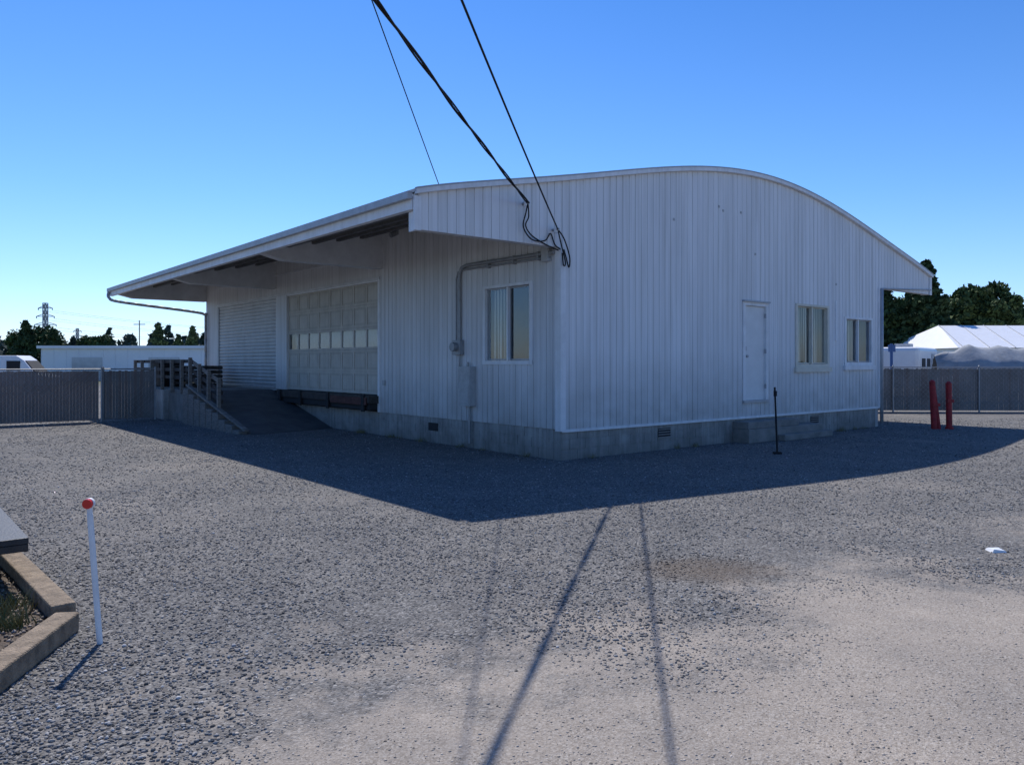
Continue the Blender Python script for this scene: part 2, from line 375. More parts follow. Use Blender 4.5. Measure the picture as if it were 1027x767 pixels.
b.obj('rollup_door',['rdoor','trimgrey'],bld)
# electrical
b=B()
cp=[(-.07,.1,3.70),(-.07,2.75,3.72),(-.07,2.93,3.68),(-.07,3.0,3.55),(-.07,3.0,2.2)]
for p,q in zip(cp[:-1],cp[1:]): b.tube(p,q,.036,n=10)
cp=[(-.07,.2,3.62),(-.07,2.9,3.64),(-.07,3.05,3.60),(-.07,3.11,3.47),(-.07,3.11,2.2)]
for p,q in zip(cp[:-1],cp[1:]): b.tube(p,q,.02,n=8)
b.tube((-.07,3.0,2.0),(-.07,3.0,1.2),.02); b.tube((-.07,2.7,1.65),(-.07,2.7,1.75),.02)
b.box(-.14,-.025,2.9,3.18,1.9,2.2); b.tube((-.14,3.04,2.06),(-.24,3.04,2.06),.09,n=16)
b.box(-.18,-.025,2.5,2.86,.86,1.66,1); b.box(-.19,-.181,2.53,2.83,.92,1.3,1)
b.tube((-.07,2.65,.86),(-.07,2.65,.1),.025)
b.box(-.12,-.025,.22,.4,3.55,3.85,1); b.box(-.055,-.022,6.1,6.2,1.2,1.32,1)
for s in (.5,1.2,2.0): b.box(-.11,-.025,s,s+.03,3.59,3.75)
b.obj('electric_meter_and_conduit',['grey','greyp'],bld,bevel=.004)
b=B(); b.tube((-.03,5.6,4.75),(-.18,5.6,4.68),.06); b.box(-.06,-.024,5.5,5.7,4.7,4.86)
b.obj('flood_light',['grey'],bld)
A1=(-.9,-.16,4.42); A2=(-.22,-.16,4.05)
for i,(p) in enumerate([
    [A1,(-.93,-.14,4.25),(-.95,-.1,4.02),(-.80,-.14,3.82),(-.45,-.08,3.84),(-.30,-.06,3.98),(-.2,-.06,3.8),(-.1,-.1,3.72)],
    [A1,(-.86,-.13,4.2),(-.9,-.1,4.05),(-.75,-.08,3.9),(-.4,-.05,3.78),(-.15,-.1,3.7)],
    [A2,(-.05,-.14,3.9),(.10,-.12,3.6),(.10,-.1,3.42),(.03,-.1,3.6),(-.04,-.12,3.72)],
    [A2,(-.12,-.14,3.8),(.0,-.12,3.5),(-.03,-.1,3.45),(-.06,-.1,3.66)]]):
    wire('drip_loop',smoothpts(p,8),.012,'black',bld)
b=B()
for a_ in (A1,A2): b.tube((a_[0],-.02,a_[2]),(a_[0],-.18,a_[2]),.025); b.tube((a_[0],-.12,a_[2]-.05),(a_[0],-.12,a_[2]+.05),.04,1)
b.obj('cable_insulators',['grey','trim'],bld)
# ---------------------------------------------------------------- overhead cables and pole
def cable(name,A,d,L,a,bq,r,mat_='black',tw=0):
    A=Vector(A); d=Vector(d).normalized(); P=[]
    for i in range(161):
        q=L*(i/160)**1.3; p=A+d*q; p.z=A.z+a*q+bq*q*q
        if tw: p+=Vector((math.cos(q*2.6+tw),0,math.sin(q*2.6+tw)))*.014
        P.append(p)
    return wire(name,P,r,mat_)
a1=W(-.9,-.16,4.42); d1=Vector((-1.25-a1.x,7.17-a1.y,0))
c0=cable('overhead_cable',a1,d1,26,.0847,.00352,.015,tw=.1); c1=cable('strand',a1,d1,26,.0847,.00352,.011,tw=3.2); c1.parent=c0
a2=W(-.22,-.16,4.05); d2=Vector((-.43-a2.x,7.17-a2.y,0)); cable('overhead_cable',a2,d2,26,.130,.0024,.013)
a3=W(-2.58,.0,zr(-2.58)+.03); d3=Vector((-1.45-a3.x,8-a3.y,0)); cable('overhead_cable',a3,d3,25,.236,.0003,.007)
up=B(); px,py=-4.8,-12.2
up.tube((px,py,-.2),(px,py,12),.17,n=14,r2=.11); up.box(px-1.8,px+1.8,py+.12,py+.24,10.1,10.25); up.box(px-1.8,px+1.8,py+.12,py+.24,8.9,9.05)
for x in (-1.6,-.9,.9,1.6): up.tube((px+x,py+.18,10.25),(px+x,py+.18,10.45),.05)
up.tube((px+.35,py,8.8),(px+.35,py,9.7),.22,n=14)
up.obj('utility_pole',['wood'])
# ---------------------------------------------------------------- loading dock & ramp
dock=empty('loading_dock',C,ANG)
b=B(); OW=-2.4; R0=8.9; R1=13.0; DZ=.93
b.hexa([(OW,R0-.6,-.02),(-.02,R0,-.02),(-.02,R1,-.02),(OW,R1,-.02),(OW,R0-.6,.012),(-.02,R0,.012),(-.02,R1,DZ),(OW,R1,DZ)])
b.obj('ramp',['rampc'],dock)
b=B(); b.box(OW,-.02,R1+.005,19.0,-.1,DZ); b.obj('platform',['conc'],dock,bevel=.01)
b=B(); b.box(OW-.16,OW-.005,R1+2.2,19.0,-.1,DZ-.03); b.obj('dock_face',['found'],dock)
b=B()
def rz(s): return 0.01+(DZ-.01)*max(0,min(1,(s-R0)/(R1-R0)))
for i in range(9):
    s=R0-.3+i*.5; b.box(OW-.22,OW-.01,s,s+.46,-.02,rz(s+.25)+.08+random.uniform(-.02,.03))
b.beam((OW-.1,R0-.5,.1),(OW-.1,R1,DZ+.17),.12,.06)
b.obj('plank_kerb',['wood'],dock,bevel=.01)
b=B()
for i,s in enumerate([10.4,11.2,12.0,12.8,13.6,14.6,15.6,16.8,18.0,18.9]):
    b.box(OW-.12,OW-.03,s,s+.09,rz(s)-.1,rz(s)+ (1.0 if s<13 else .9))
for o in (.45,.68,.93):
    b.beam((OW-.0,10.4,rz(10.4)+o-.08),(OW-.0,13.0,rz(13)+o-.08),.04,.11,1 if o<.9 else 0); b.beam((OW-.0,13.0,DZ+o-.08),(OW-.0,18.98,DZ+o-.08),.04,.10,1)
b.obj('railing',['wood','darkwood'],dock,bevel=.006)
pl=empty('pallet_stack',W(-1.1,16.6,DZ),ANG+.1)
b=B()
for k in range(5):
    z=k*.145
    for y in (-.5,0,.5): b.box(-.6,.6,y-.05,y+.05,z+.02,z+.11)
    for x in (-.52,-.26,0,.26,.52): b.box(x-.05,x+.05,-.55,.55,z+.112,z+.13)
    for x in (-.52,0,.52): b.box(x-.05,x+.05,-.55,.55,z,z+.018)
b.obj('pallets',['darkwood'],pl)
bn=B(); bn.hexa([(-.35,-.35,0),(.35,-.35,0),(.35,.35,0),(-.35,.35,0),(-.42,-.42,.85),(.42,-.42,.85),(.42,.42,.85),(-.42,.42,.85)]); bn.box(-.45,.45,-.45,.45,.85,.92); bn.tube((-.3,.4,.1),(-.3,.5,.1),.1)
bn.obj('waste_bin',['black'],None,bevel=.02,loc=W(-1.6,18.2,DZ),rotz=ANG)
st=B(); st.box(5.1,8.1,-.42,-.004,0,.30); st.box(5.1,7.1,-.40,-.004,.30,.46); st.box(6.2,8.25,-.6,-.425,0,.14)
st.obj('concrete_landing',['conc'],None,bevel=.015,loc=C,rotz=ANG)
# ---------------------------------------------------------------- ground
m,N,L,P=newmat('gravel_ground')
tc=N.new('ShaderNodeTexCoord'); V=tc.outputs['Object']
def nn(t,**k):
    x=N.new(t)
    for a_,v_ in k.items():
        if a_ in x.inputs: x.inputs[a_].default_value=v_
        else: setattr(x,a_,v_)
    return x
def noise(sc,det=5,r=.6): x=nn('ShaderNodeTexNoise',Scale=sc,Detail=det,Roughness=r); L.new(V,x.inputs['Vector']); return x.outputs['Fac']
def math_(op,a,b_=None,clamp=False):
    x=N.new('ShaderNodeMath'); x.operation=op; x.use_clamp=clamp
    for i,q in enumerate((a,b_)):
        if q is None: continue
        if isinstance(q,(int,float)): x.inputs[i].default_value=q
        else: L.new(q,x.inputs[i])
    return x.outputs[0]
def ramp(f,stops):
    x=N.new('ShaderNodeValToRGB'); e=x.color_ramp.elements
    while len(e)<len(stops): e.new(.5)
    for i,(p,c) in enumerate(stops): e[i].position=p; e[i].color=c+(1,)
    L.new(f,x.inputs[0]); return x.outputs[0]
def mix(f,a,b_,t='MIX'):
    x=N.new('ShaderNodeMixRGB'); x.blend_type=t
    for i,q in enumerate((f,a,b_)):
        if isinstance(q,(int,float)): x.inputs[i].default_value=q
        elif isinstance(q,tuple): x.inputs[i].default_value=q+(1,)
        else: L.new(q,x.inputs[i])
    return x.outputs[0]
def vor(sc,feat='F1'): 
    x=N.new('ShaderNodeTexVoronoi'); x.feature=feat; x.inputs['Scale'].default_value=sc; L.new(V,x.inputs['Vector']); return x
sx=N.new('ShaderNodeSeparateXYZ'); L.new(V,sx.inputs[0]); X,Y=sx.outputs['X'],sx.outputs['Y']
v1=vor(58); v2=vor(110)
bw=N.new('ShaderNodeRGBToBW'); L.new(v1.outputs['Color'],bw.inputs[0])
bw2=N.new('ShaderNodeRGBToBW'); L.new(v2.outputs['Color'],bw2.inputs[0])
grav=ramp(bw.outputs[0],[(.0,(.07,.068,.068)),(.45,(.162,.158,.154)),(.75,(.24,.234,.225)),(1.,(.38,.37,.355))])
tan=ramp(bw2.outputs[0],[(.0,(.20,.172,.143)),(.5,(.335,.296,.254)),(1.,(.48,.445,.40))])
big=noise(.55,7); mid=noise(2.6,6); fine=noise(9,5)
tanp=mix(math_('MULTIPLY',math_('SUBTRACT',mid,.35,True),1.5,True),tan,(.36,.315,.27))
g=math_('ADD',math_('MULTIPLY',X,.5),5.45)
e1=math_('SUBTRACT',g,Y)
e1=math_('ADD',e1,math_('MULTIPLY',math_('SUBTRACT',big,.5),6.5))
e1=math_('ADD',e1,math_('MULTIPLY',math_('SUBTRACT',mid,.5),3.2))
e1=math_('ADD',e1,math_('MULTIPLY',math_('SUBTRACT',fine,.5),2.0))
e1=math_('MULTIPLY',e1,.7,True)
e2=math_('ADD',math_('ADD',X,1.9),math_('MULTIPLY',math_('SUBTRACT',mid,.5),3.0)); e2=math_('MULTIPLY',e2,1.2,True)
tm=math_('MULTIPLY',e1,e2)
tr=math_('MULTIPLY',math_('SUBTRACT',noise(.28,6,.7),.50,True),3.2,True)
tm2=math_('MAXIMUM',math_('MULTIPLY',tm,.95),math_('MULTIPLY',tr,.5))
col=mix(tm2,grav,tanp)
tint=ramp(noise(.9,7,.7),[(.3,(.76,.77,.79)),(.7,(1.14,1.12,1.09))]); col=mix(1.0,col,tint,'MULTIPLY')
dx=math_('SUBTRACT',X,1.65); dy=math_('SUBTRACT',Y,6.5)
dd=math_('ADD',math_('MULTIPLY',math_('MULTIPLY',dx,dx),1.2),math_('MULTIPLY',math_('MULTIPLY',dy,dy),3.0))
sp=math_('SUBTRACT',math_('ADD',math_('SUBTRACT',.75,dd),math_('MULTIPLY',mid,.9)),.55,True)
col=mix(math_('MULTIPLY',sp,.8),col,(.13,.095,.065))
dist=nn('ShaderNodeVectorMath',operation='LENGTH'); L.new(V,dist.inputs[0])
x=N.new('ShaderNodeMapRange'); x.inputs['From Min'].default_value=60; x.inputs['From Max'].default_value=85; L.new(dist.outputs['Value'],x.inputs[0])
col=mix(x.outputs[0],col,(.09,.10,.05))
L.new(col,P.inputs['Base Color']); P.inputs['Roughness'].default_value=.95; P.inputs['Specular IOR Level'].default_value=.15
h=math_('MULTIPLY',math_('SUBTRACT',1.0,v1.outputs['Distance']),math_('SUBTRACT',1.0,math_('MULTIPLY',tm2,.8)))
h2=math_('ADD',h,math_('MULTIPLY',noise(160,3),.5)); h2=math_('ADD',h2,math_('MULTIPLY',mid,.8))
bm=nn('ShaderNodeBump',Strength=.75,Distance=.018); L.new(h2,bm.inputs['Height']); L.new(bm.outputs[0],P.inputs['Normal'])
M['ground']=m
b=B(); R=1800
b.poly([(-R,-R,0),(R,-R,0),(R,R,0),(-R,R,0)]); b.obj('gravel_ground',['ground'])
ms,N2,L2,P2=newmat('crushed_stone')
at=N2.new('ShaderNodeVertexColor'); at.layer_name='Col'; L2.new(at.outputs['Color'],P2.inputs['Base Color']); P2.inputs['Roughness'].default_value=.9; P2.inputs['Specular IOR Level'].default_value=.2
M['stone']=ms
ph=(1+5**.5)/2
ico_v=np.array([(-1,ph,0),(1,ph,0),(-1,-ph,0),(1,-ph,0),(0,-1,ph),(0,1,ph),(0,-1,-ph),(0,1,-ph),(ph,0,-1),(ph,0,1),(-ph,0,-1),(-ph,0,1)])/1.9
ico_f=np.array([(0,11,5),(0,5,1),(0,1,7),(0,7,10),(0,10,11),(1,5,9),(5,11,4),(11,10,2),(10,7,6),(7,1,8),(3,9,4),(3,4,2),(3,2,6),(3,6,8),(3,8,9),(4,9,5),(2,4,11),(6,2,10),(8,6,7),(9,8,1)])
oct_v=np.array([(1,0,0),(-1,0,0),(0,1,0),(0,-1,0),(0,0,1),(0,0,-1)],float)
oct_f=np.array([(0,2,4),(2,1,4),(1,3,4),(3,0,4),(2,0,5),(1,2,5),(3,1,5),(0,3,5)])
def tanmask(x,y):
    wob=np.sin(x*1.7+y*.6)*.6+np.sin(x*.7-y*1.9+1)*.5+np.sin(x*4.3+y*3.1)*.25+np.sin(x*2.1-y*5.3)*.25
    a=np.clip((5.6+.5*x-y+wob)*.6,0,1); c=np.clip((x+1.9+wob*.6)*1.0,0,1); return a*c
def soil(x,y): return np.clip(1.1-((x-1.65)**2*1.2+(y-6.5)**2*3.0)+RNG.uniform(-.3,.3,len(x)),0,1)
def stones(xy,size,bv,bf):
    n=len(xy); k=len(bv)
    V=np.repeat(bv[None],n,0)*(1+RNG.uniform(-.38,.38,(n,k,3)))
    V*=RNG.uniform(.6,1.25,(n,1,3))*np.array([1,1,.65])
    an=RNG.uniform(0,6.28,n); c,s=np.cos(an),np.sin(an)
    x=V[:,:,0]*c[:,None]-V[:,:,1]*s[:,None]; y=V[:,:,0]*s[:,None]+V[:,:,1]*c[:,None]
    V=np.stack([x,y,V[:,:,2]],2)*size[:,None,None]
    tmk=tanmask(xy[:,0],xy[:,1])
    V[:,:,0]+=xy[:,0:1]; V[:,:,1]+=xy[:,1:2]; V[:,:,2]+=(size*(.28-.32*tmk))[:,None]
    Fc=(bf[None]+(np.arange(n)*k)[:,None,None]).reshape(-1,3)
    g=np.clip(RNG.gamma(5.5,.032,n)+.03,.05,.48); w=RNG.uniform(-1,1,n)
    col=np.stack([g*(1.02+.06*w),g*1.0,g*(.98-.07*w),np.ones(n)],1)
    gt=np.clip(RNG.normal(.315,.075,n),.12,.55); ct=np.stack([gt*1.07,gt*.95,gt*.82,np.ones(n)],1)
    tk=(RNG.random(n)<tmk)[:,None]; col=np.where(tk,ct,col)
    so=soil(xy[:,0],xy[:,1])[:,None]*.7; br=np.array([[.14,.10,.07,1]]); col=col*(1-so)+br*so
    return V.reshape(-1,3),Fc,np.repeat(col,k,0)
n=185000; y0,y1=2.6,24.0
y=y0*(y1/y0)**RNG.random(n); x=RNG.uniform(-1,1,n)*(y*.72+.6)
keep=RNG.random(n)>tanmask(x,y)*.62
# natural thin and thick patches of loose stone
pat=np.sin(x*1.1+np.sin(y*.9)*2)+np.sin(y*1.3+np.sin(x*.8)*2.2)+.6*np.sin(x*3.1+y*2.3)
keep&=RNG.random(n)<np.clip(.78+.16*pat,.35,1)
rx=x-C.x; ry=y-C.y; t=rx*uR.x+ry*uR.y; s=rx*uL.x+ry*uL.y
keep&=~((t>-.02)&(t<WT)&(s>-.02)); keep&=~((t>OW)&(t<0)&(s>R0-.6))
x=x[keep]; y=y[keep]; n=len(x)
size=(.0048+.0085*RNG.random(n)**2.4)*(.85+.045*y)*(1-.35*tanmask(x,y))
xy=np.stack([x,y],1); nr=y+RNG.uniform(-.4,.4,n)<4.8
Vs=[];Fs=[];Cs=[];o=0
for mk,bv,bf in ((nr,ico_v,ico_f),(~nr,oct_v,oct_f)):
    v,f,c=stones(xy[mk],size[mk],bv,bf); Vs.append(v);Fs.append(f+o);Cs.append(c);o+=len(v)
npmesh('gravel_stones',np.concatenate(Vs),np.concatenate(Fs),['stone'],np.concatenate(Cs))
# ---------------------------------------------------------------- planter bed, bench, marker
pb=empty('timber_planter_bed',(0,0,0))
b=B()
def timber(b,p,q,w=.15,h=.13): b.beam((p[0],p[1],h/2),(q[0],q[1],h/2),w,h)
p0=(-2.87,5.02); p1=(-4.75,7.15); p2=(-2.72,3.85); p3=(-3.3,2.7)
timber(b,(-2.98,5.17),p1); timber(b,p0,p2,h=.128); timber(b,(-2.76,3.8),p3)
b.obj('edging_timbers',['timber'],pb,bevel=.012)
b=B(); b.poly([(-2.9,5.02,.03),(-4.75,7.15,.03),(-7.5,7.2,.03),(-7.5,2.2,.03),(-3.3,2.7,.03),(-2.75,3.85,.03)])
M['soil']=mat('bark_mulch',(.10,.075,.055),.95,.5,25,1.0,60)
b.obj('mulch_bed',['soil'],pb)
xy=np.stack([RNG.uniform(-6,-2.95,8000),RNG.uniform(2.9,7.0,8000)],1)
keep=(xy[:,0]<-3.0-(xy[:,1]-5.05).clip(0)*.883)&(xy[:,0]<-2.85-(3.85-xy[:,1]).clip(0)*.5)
xy=xy[keep]; v,f,c=stones(xy,RNG.uniform(.008,.024,len(xy)),oct_v,oct_f); v[:,2]+=.03
c[:,:3]=c[:,:3]*np.where(RNG.random(len(xy))<.5,1.2,.5).repeat(6)[:,None]*np.array([1.1,.95,.8])
npmesh('mulch_chips',v,f,['stone'],c,pb)
def blades(n,cx,cy,r,h,w,z=.03):
    bx=RNG.normal(0,r,(n,2)); an=RNG.uniform(0,6.28,n); hh=h*RNG.uniform(.4,1,n)
    base=np.stack([cx+bx[:,0],cy+bx[:,1],np.full(n,z)],1); d=np.stack([np.cos(an),np.sin(an),np.zeros(n)],1)
    le=np.stack([np.cos(an*3),np.sin(an*3),np.zeros(n)],1)*(hh*.6)[:,None]
    top=base+le+np.stack([np.zeros(n)]*2+[hh],1)
    V=np.stack([base-d*w,base+d*w,top],1).reshape(-1,3); Fc=np.arange(3*n).reshape(-1,3); return V,Fc
VV=[];FF=[];o=0
for q in ((-3.25,5.0,.06,.14),(-3.45,5.3,.09,.16),(-4.2,5.9,.1,.16),(-3.2,4.5,.05,.1)):
    v,f=blades(160,q[0],q[1],q[2],q[3],.006); VV.append(v);FF.append(f+o);o+=len(v)
npmesh('weeds',np.concatenate(VV),np.concatenate(FF),['dry'],None,pb)
VV=[];FF=[];o=0
for i in range(26):
    if i<13: q=W(random.uniform(.3,11.5),-.08)
    else: q=W(-.09,random.uniform(.3,8))
    v,f=blades(26,q.x,q.y,.05,random.uniform(.05,.16),.005,0); VV.append(v);FF.append(f+o);o+=len(v)
npmesh('foundation_weeds',np.concatenate(VV),np.concatenate(FF),['dry'])
b=B()
for i in range(5):
    b.box(0,1.6,-.92+i*.185,-.92+i*.185+.18,.40,.445)
b.box(.0,1.60,-.92,-.002,.345,.397,1)
for x in (.35,1.2):
    for y in (-.75,-.3): b.box(x,x+.09,y,y+.09,0,.344,1)
ob=b.obj('wooden_bench_table',['blackboard','darkwood'],None,bevel=.004,loc=(-3.56,5.73,0))
ob.rotation_euler=(0,0,math.atan2(.77,-.64)); ob.scale=(1,-1,1)
b=B(); b.tube((-2.54,4.80,-.05),(-2.605,4.80,.80),.018,n=12); b.tube((-2.605,4.80,.80),(-2.61,4.80,.88),.016,0,n=12)
b.tube((-2.608,4.788,.865),(-2.608,4.768,.865),.030,1,n=20); b.tube((-2.608,4.81,.865),(-2.608,4.789,.865),.033,0,n=20)
b.obj('driveway_marker_post',['plasticwhite','redref'],bevel=.002)
b=B(); b.tube((5.05,14.8,-.02),(5.0,14.8,1.27),.018,n=6); b.box(4.98,5.12,14.75,14.86,0,.04); b.box(4.99,5.03,14.76,14.84,1.1,1.2)
b.obj('steel_stake',['black'])
for k,(x,h,ln) in enumerate(((11.08,1.24,-.1),(11.47,1.2,-.03))):
    b=B(); b.tube((x,20.4,-.1),(x+ln*.6,20.4,h),.075,n=14)
    b.tube((x+ln*.6,20.4,h),(x+ln*.6,20.4,h+.05),.075,n=14,r2=.03)
    if k==0: b.tube((x+.15,20.45,-.1),(x-.02,20.42,h-.15),.06,n=12); b.box(x-.08,x+.1,20.3,20.34,.6,.68)
    else: b.box(x-.09,x+.07,20.3,20.34,.7,.78); b.tube((x,20.4,0),(x,20.4,.06),.1,n=14)
    b.obj('red_bollard',['red'],smooth=False)
b=B(); b.hexa([(-.07,-.06,0),(.07,-.05,0),(.06,.06,0),(-.06,.07,0),(-.05,-.05,.03),(.06,-.04,.015),(.05,.05,.025),(-.05,.06,.02)]); b.obj('paper_scrap',['white'],None,loc=(4.45,7.15,.0))
# ---------------------------------------------------------------- fences
def fence(name,p,q,h,slat,seed=1):
    rr=random.Random(seed); b=B(); p=Vector(p).to_3d();q=Vector(q).to_3d(); Ln=(q-p).length; d=(q-p)/Ln; nrm=Vector((-d.y,d.x,0))
    if nrm.y<0: nrm=-nrm
    n=int(Ln/.085)
    for i in range(n):
        a=p+d*(i*.085+.001); c=p+d*(i*.085+.0845); o=nrm*rr.uniform(-.003,.003); zt=h-.05+rr.uniform(-.02,.01)
        b.poly([a+o+Vector((0,0,.05)),c+o+Vector((0,0,.05)),c+o+Vector((0,0,zt)),a+o+Vector((0,0,zt))],0 if rr.random()<.7 else 2)
    st=.17; k=0
    while k*st<Ln:
        a=p+d*(k*st)+nrm*-.012; e=min(k*st+h,Ln); c=p+d*e+nrm*-.012
        b.beam(a+Vector((0,0,.05)),c+Vector((0,0,.05+(e-k*st)*.96)),.005,.005,1)
        e2=max(k*st-h,0); c=p+d*e2+nrm*-.018; b.beam(a+Vector((0,0,.05)),c+Vector((0,0,.05+(k*st-e2)*.96)),.005,.005,1); k+=1
    m_=int(Ln/3)+1
    for i in range(m_+1):
        a=p+d*min(Ln,i*3.0)-nrm*.06; b.tube(a,a+Vector((0,0,h+.04)),.03,1,n=8); b.tube(a+Vector((0,0,h+.04)),a+Vector((0,0,h+.07)),.034,1,n=8,r2=.01)
    b.tube(p+Vector((0,0,h))-nrm*.03,q+Vector((0,0,h))-nrm*.03,.02,1,n=6)
    return b.obj(name,[slat,'grey','slatd'])
fl0=W(-22,15.4); fl1=W(-4.25,15.4); fence('slatted_chainlink_fence',fl0.xy,fl1.xy,1.55,'slat',seed=3)
fence('slatted_chainlink_gate',W(-4.2,15.45).xy,W(-2.75,15.45).xy,1.55,'slat2',seed=4)
fence('slatted_chainlink_fence',(10.5,27.7),(34,27.0),1.58,'slat2',seed=5)
fence('slatted_chainlink_fence',W(3,24).xy,(10.5,27.7),1.58,'slat2',seed=6)
# ---------------------------------------------------------------- background buildings & vehicles
b=B(); x0,x1=-46,-22; y=76
b.box(x0,x1,y,y+20,0,3.15); b.box(x0-.3,x1+.3,y-.3,y+20.3,3.15,3.42,1)
for i in range(int((x1-x0)/1.2)): b.box(x0+i*1.2,x0+i*1.2+.05,y-.04,y-.003,0,3.1,0)
for i in range(3): b.box(x0+3+i*7.5,x0+6+i*7.5,y-.06,y-.045,0,2.3,2)
b.obj('long_warehouse',['whwall','whwall','rdoor'])
b=B(); x0,x1,y0,y1=34.6,62,60,72
b.box(x0,x1,y0,y1,0,2.9)
b.hexa([(x0-.4,y0-.4,2.9),(x1+.4,y0-.4,2.9),(x1+.4,y1+.4,2.9),(x0-.4,y1+.4,2.9),(x0+1.6,(y0+y1)/2-.1,4.9),(x1+.4,(y0+y1)/2-.1,4.9),(x1+.4,(y0+y1)/2+.1,4.9),(x0+1.6,(y0+y1)/2+.1,4.9)],1)
for i in range(14): b.beam((x0+i*2,y0-.4,2.93),(x0+1.6+i*1.9,(y0+y1)/2,4.93),.06,.05,2)
for i in range(6): b.box(x0+2+i*4.2,x0+4.8+i*4.2,y0-.05,y0-.003,0,2.4,2)
b.obj('metal_roof_shed',['whwall','white','trimgrey'])
def van(name,loc,rot,L_=5.2,H=2.2,Wd=1.9):
    e=empty(name,loc,rot); b=B(); w=Wd/2
    prof=[(-L_/2,.45),(L_/2,.45),(L_/2,.95),(L_/2-.75,1.15),(L_/2-1.35,H-.25),(L_/2-1.7,H),(-L_/2+.1,H),(-L_/2,H-.15)]
    k=len(b.v)
    for s in (-1,1):
        for x,z in prof: b.v.append((x,s*w*(1 if z<1.3 else .92),z))
    n=len(prof); b.f.append(tuple(range(k,k+n))); b.m.append(0); b.f.append(tuple(range(k+n,k+2*n))[::-1]); b.m.append(0)
    for i in range(n): j=(i+1)%n; b.f.append((k+i,k+n+i,k+n+j,k+j)); b.m.append(0)
    b.obj('body',['white'],e,bevel=.05)
    b=B()
    for s in (-1,1):
        b.box(L_/2-2.2,L_/2-1.5,s*w*.96-.03,s*w*.96+.03,1.3,H-.3)
    b.hexa([(L_/2-.8,-.8,1.2),(L_/2-.8,.8,1.2),(L_/2-.74,.8,1.22),(L_/2-.74,-.8,1.22),(L_/2-1.33,-.75,H-.3),(L_/2-1.33,.75,H-.3),(L_/2-1.27,.75,H-.28),(L_/2-1.27,-.75,H-.28)])
    b.obj('windows',['dark'],e)
    b=B()
    for x in (-L_/2+1,L_/2-1):
        for s in (-1,1): b.tube((x,s*w*.8,.34),(x,s*w*1.03,.34),.34,n=20); b.tube((x,s*w*1.03,.34),(x,s*w*1.04,.34),.18,1,n=14)
    b.obj('wheels',['tyre','grey'],e); return e
van('parked_van',(-28.9,44.5,0),.15,H=2.15); van('parked_van',(-35.5,46,0),.1,H=2.05)
def trailer(name,loc,rot,L_,H):
    e=empty(name,loc,rot); b=B(); b.box(-L_/2,L_/2,-1.15,1.15,.55,H); b.obj('body',['white'],e,bevel=.18)
    b=B(); b.box(-L_/2+.4,L_/2-.4,-1.17,-1.153,.9,1.1,1)
    for x in (-L_/2+.6,-.5,L_/2-1.5): b.box(x,x+.7,-1.18,-1.152,1.5,1.95)
    b.box(.6,1.25,-1.175,-1.152,.65,2.2,2); b.box(-.4,.4,-.35,.35,H,H+.2,2)
    b.beam((-L_/2-1.2,0,.6),(-L_/2,0,.6),.12,.1,2); b.obj('windows_and_trim',['dark','blue','trimgrey'],e)
    b=B()
    for x in (-.4,.45):
        for s in (-1,1): b.tube((x,s*.9,.35),(x,s*1.14,.35),.35,n=18)
    b.obj('wheels',['tyre'],e)
trailer('travel_trailer',(19.9,39.5,0),.9,4.6,2.5); trailer('travel_trailer',(33,44,0),.1,7,2.75)
e=empty('covered_boat_on_trailer',(22.0,35.2,0),.12)
b=B(); nx,ny=26,12
for i in range(nx+1):
    u=i/nx; x=-3.1+6.2*u; hw=1.15*min(1,(u*3+.05)**.6)*min(1,((1-u)*8+.3))
    ridge=2.05+.42*min(1,u*4)-.25*max(0,u-.55)/.45
    if .18<u<.30: ridge+=.08
    for j in range(ny+1):
        v=j/ny*2-1; z=ridge-(ridge-1.55)*abs(v)**1.15 if abs(v)<.85 else ridge-(ridge-1.55)*.83-(abs(v)-.85)*3.6
        z+=.05*math.sin(u*28)*(1-abs(v)*.4)+random.uniform(-.03,.03); b.v.append((x,v*hw,z))
for i in range(nx):
    for j in range(ny):
        k=i*(ny+1)+j; b.f.append((k,k+1,k+ny+2,k+ny+1)); b.m.append(0)
b.obj('tarp',['cover'],e,smooth=True)
b=B(); b.hexa([(-2.4,-.3,.5),(2.8,-.8,.5),(2.8,.8,.5),(-2.4,.3,.5),(-2.7,-.5,1.0),(2.85,-1.05,1.0),(2.85,1.05,1.0),(-2.7,.5,1.0)]); b.beam((-4,0,.45),(2.6,0,.45),.12,.12,1)
for s in (-1,1): b.tube((1.2,s*.85,.33),(1.2,s*1.1,.33),.33,2,n=16)
b.obj('hull_and_trailer',['white','grey','tyre'],e)
b=B(); b.tube((16.1,33,0),(16.1,33,2.55),.06); b.box(15.95,16.25,32.95,32.99,2.2,2.5); b.obj('blue_sign_post',['blue'])
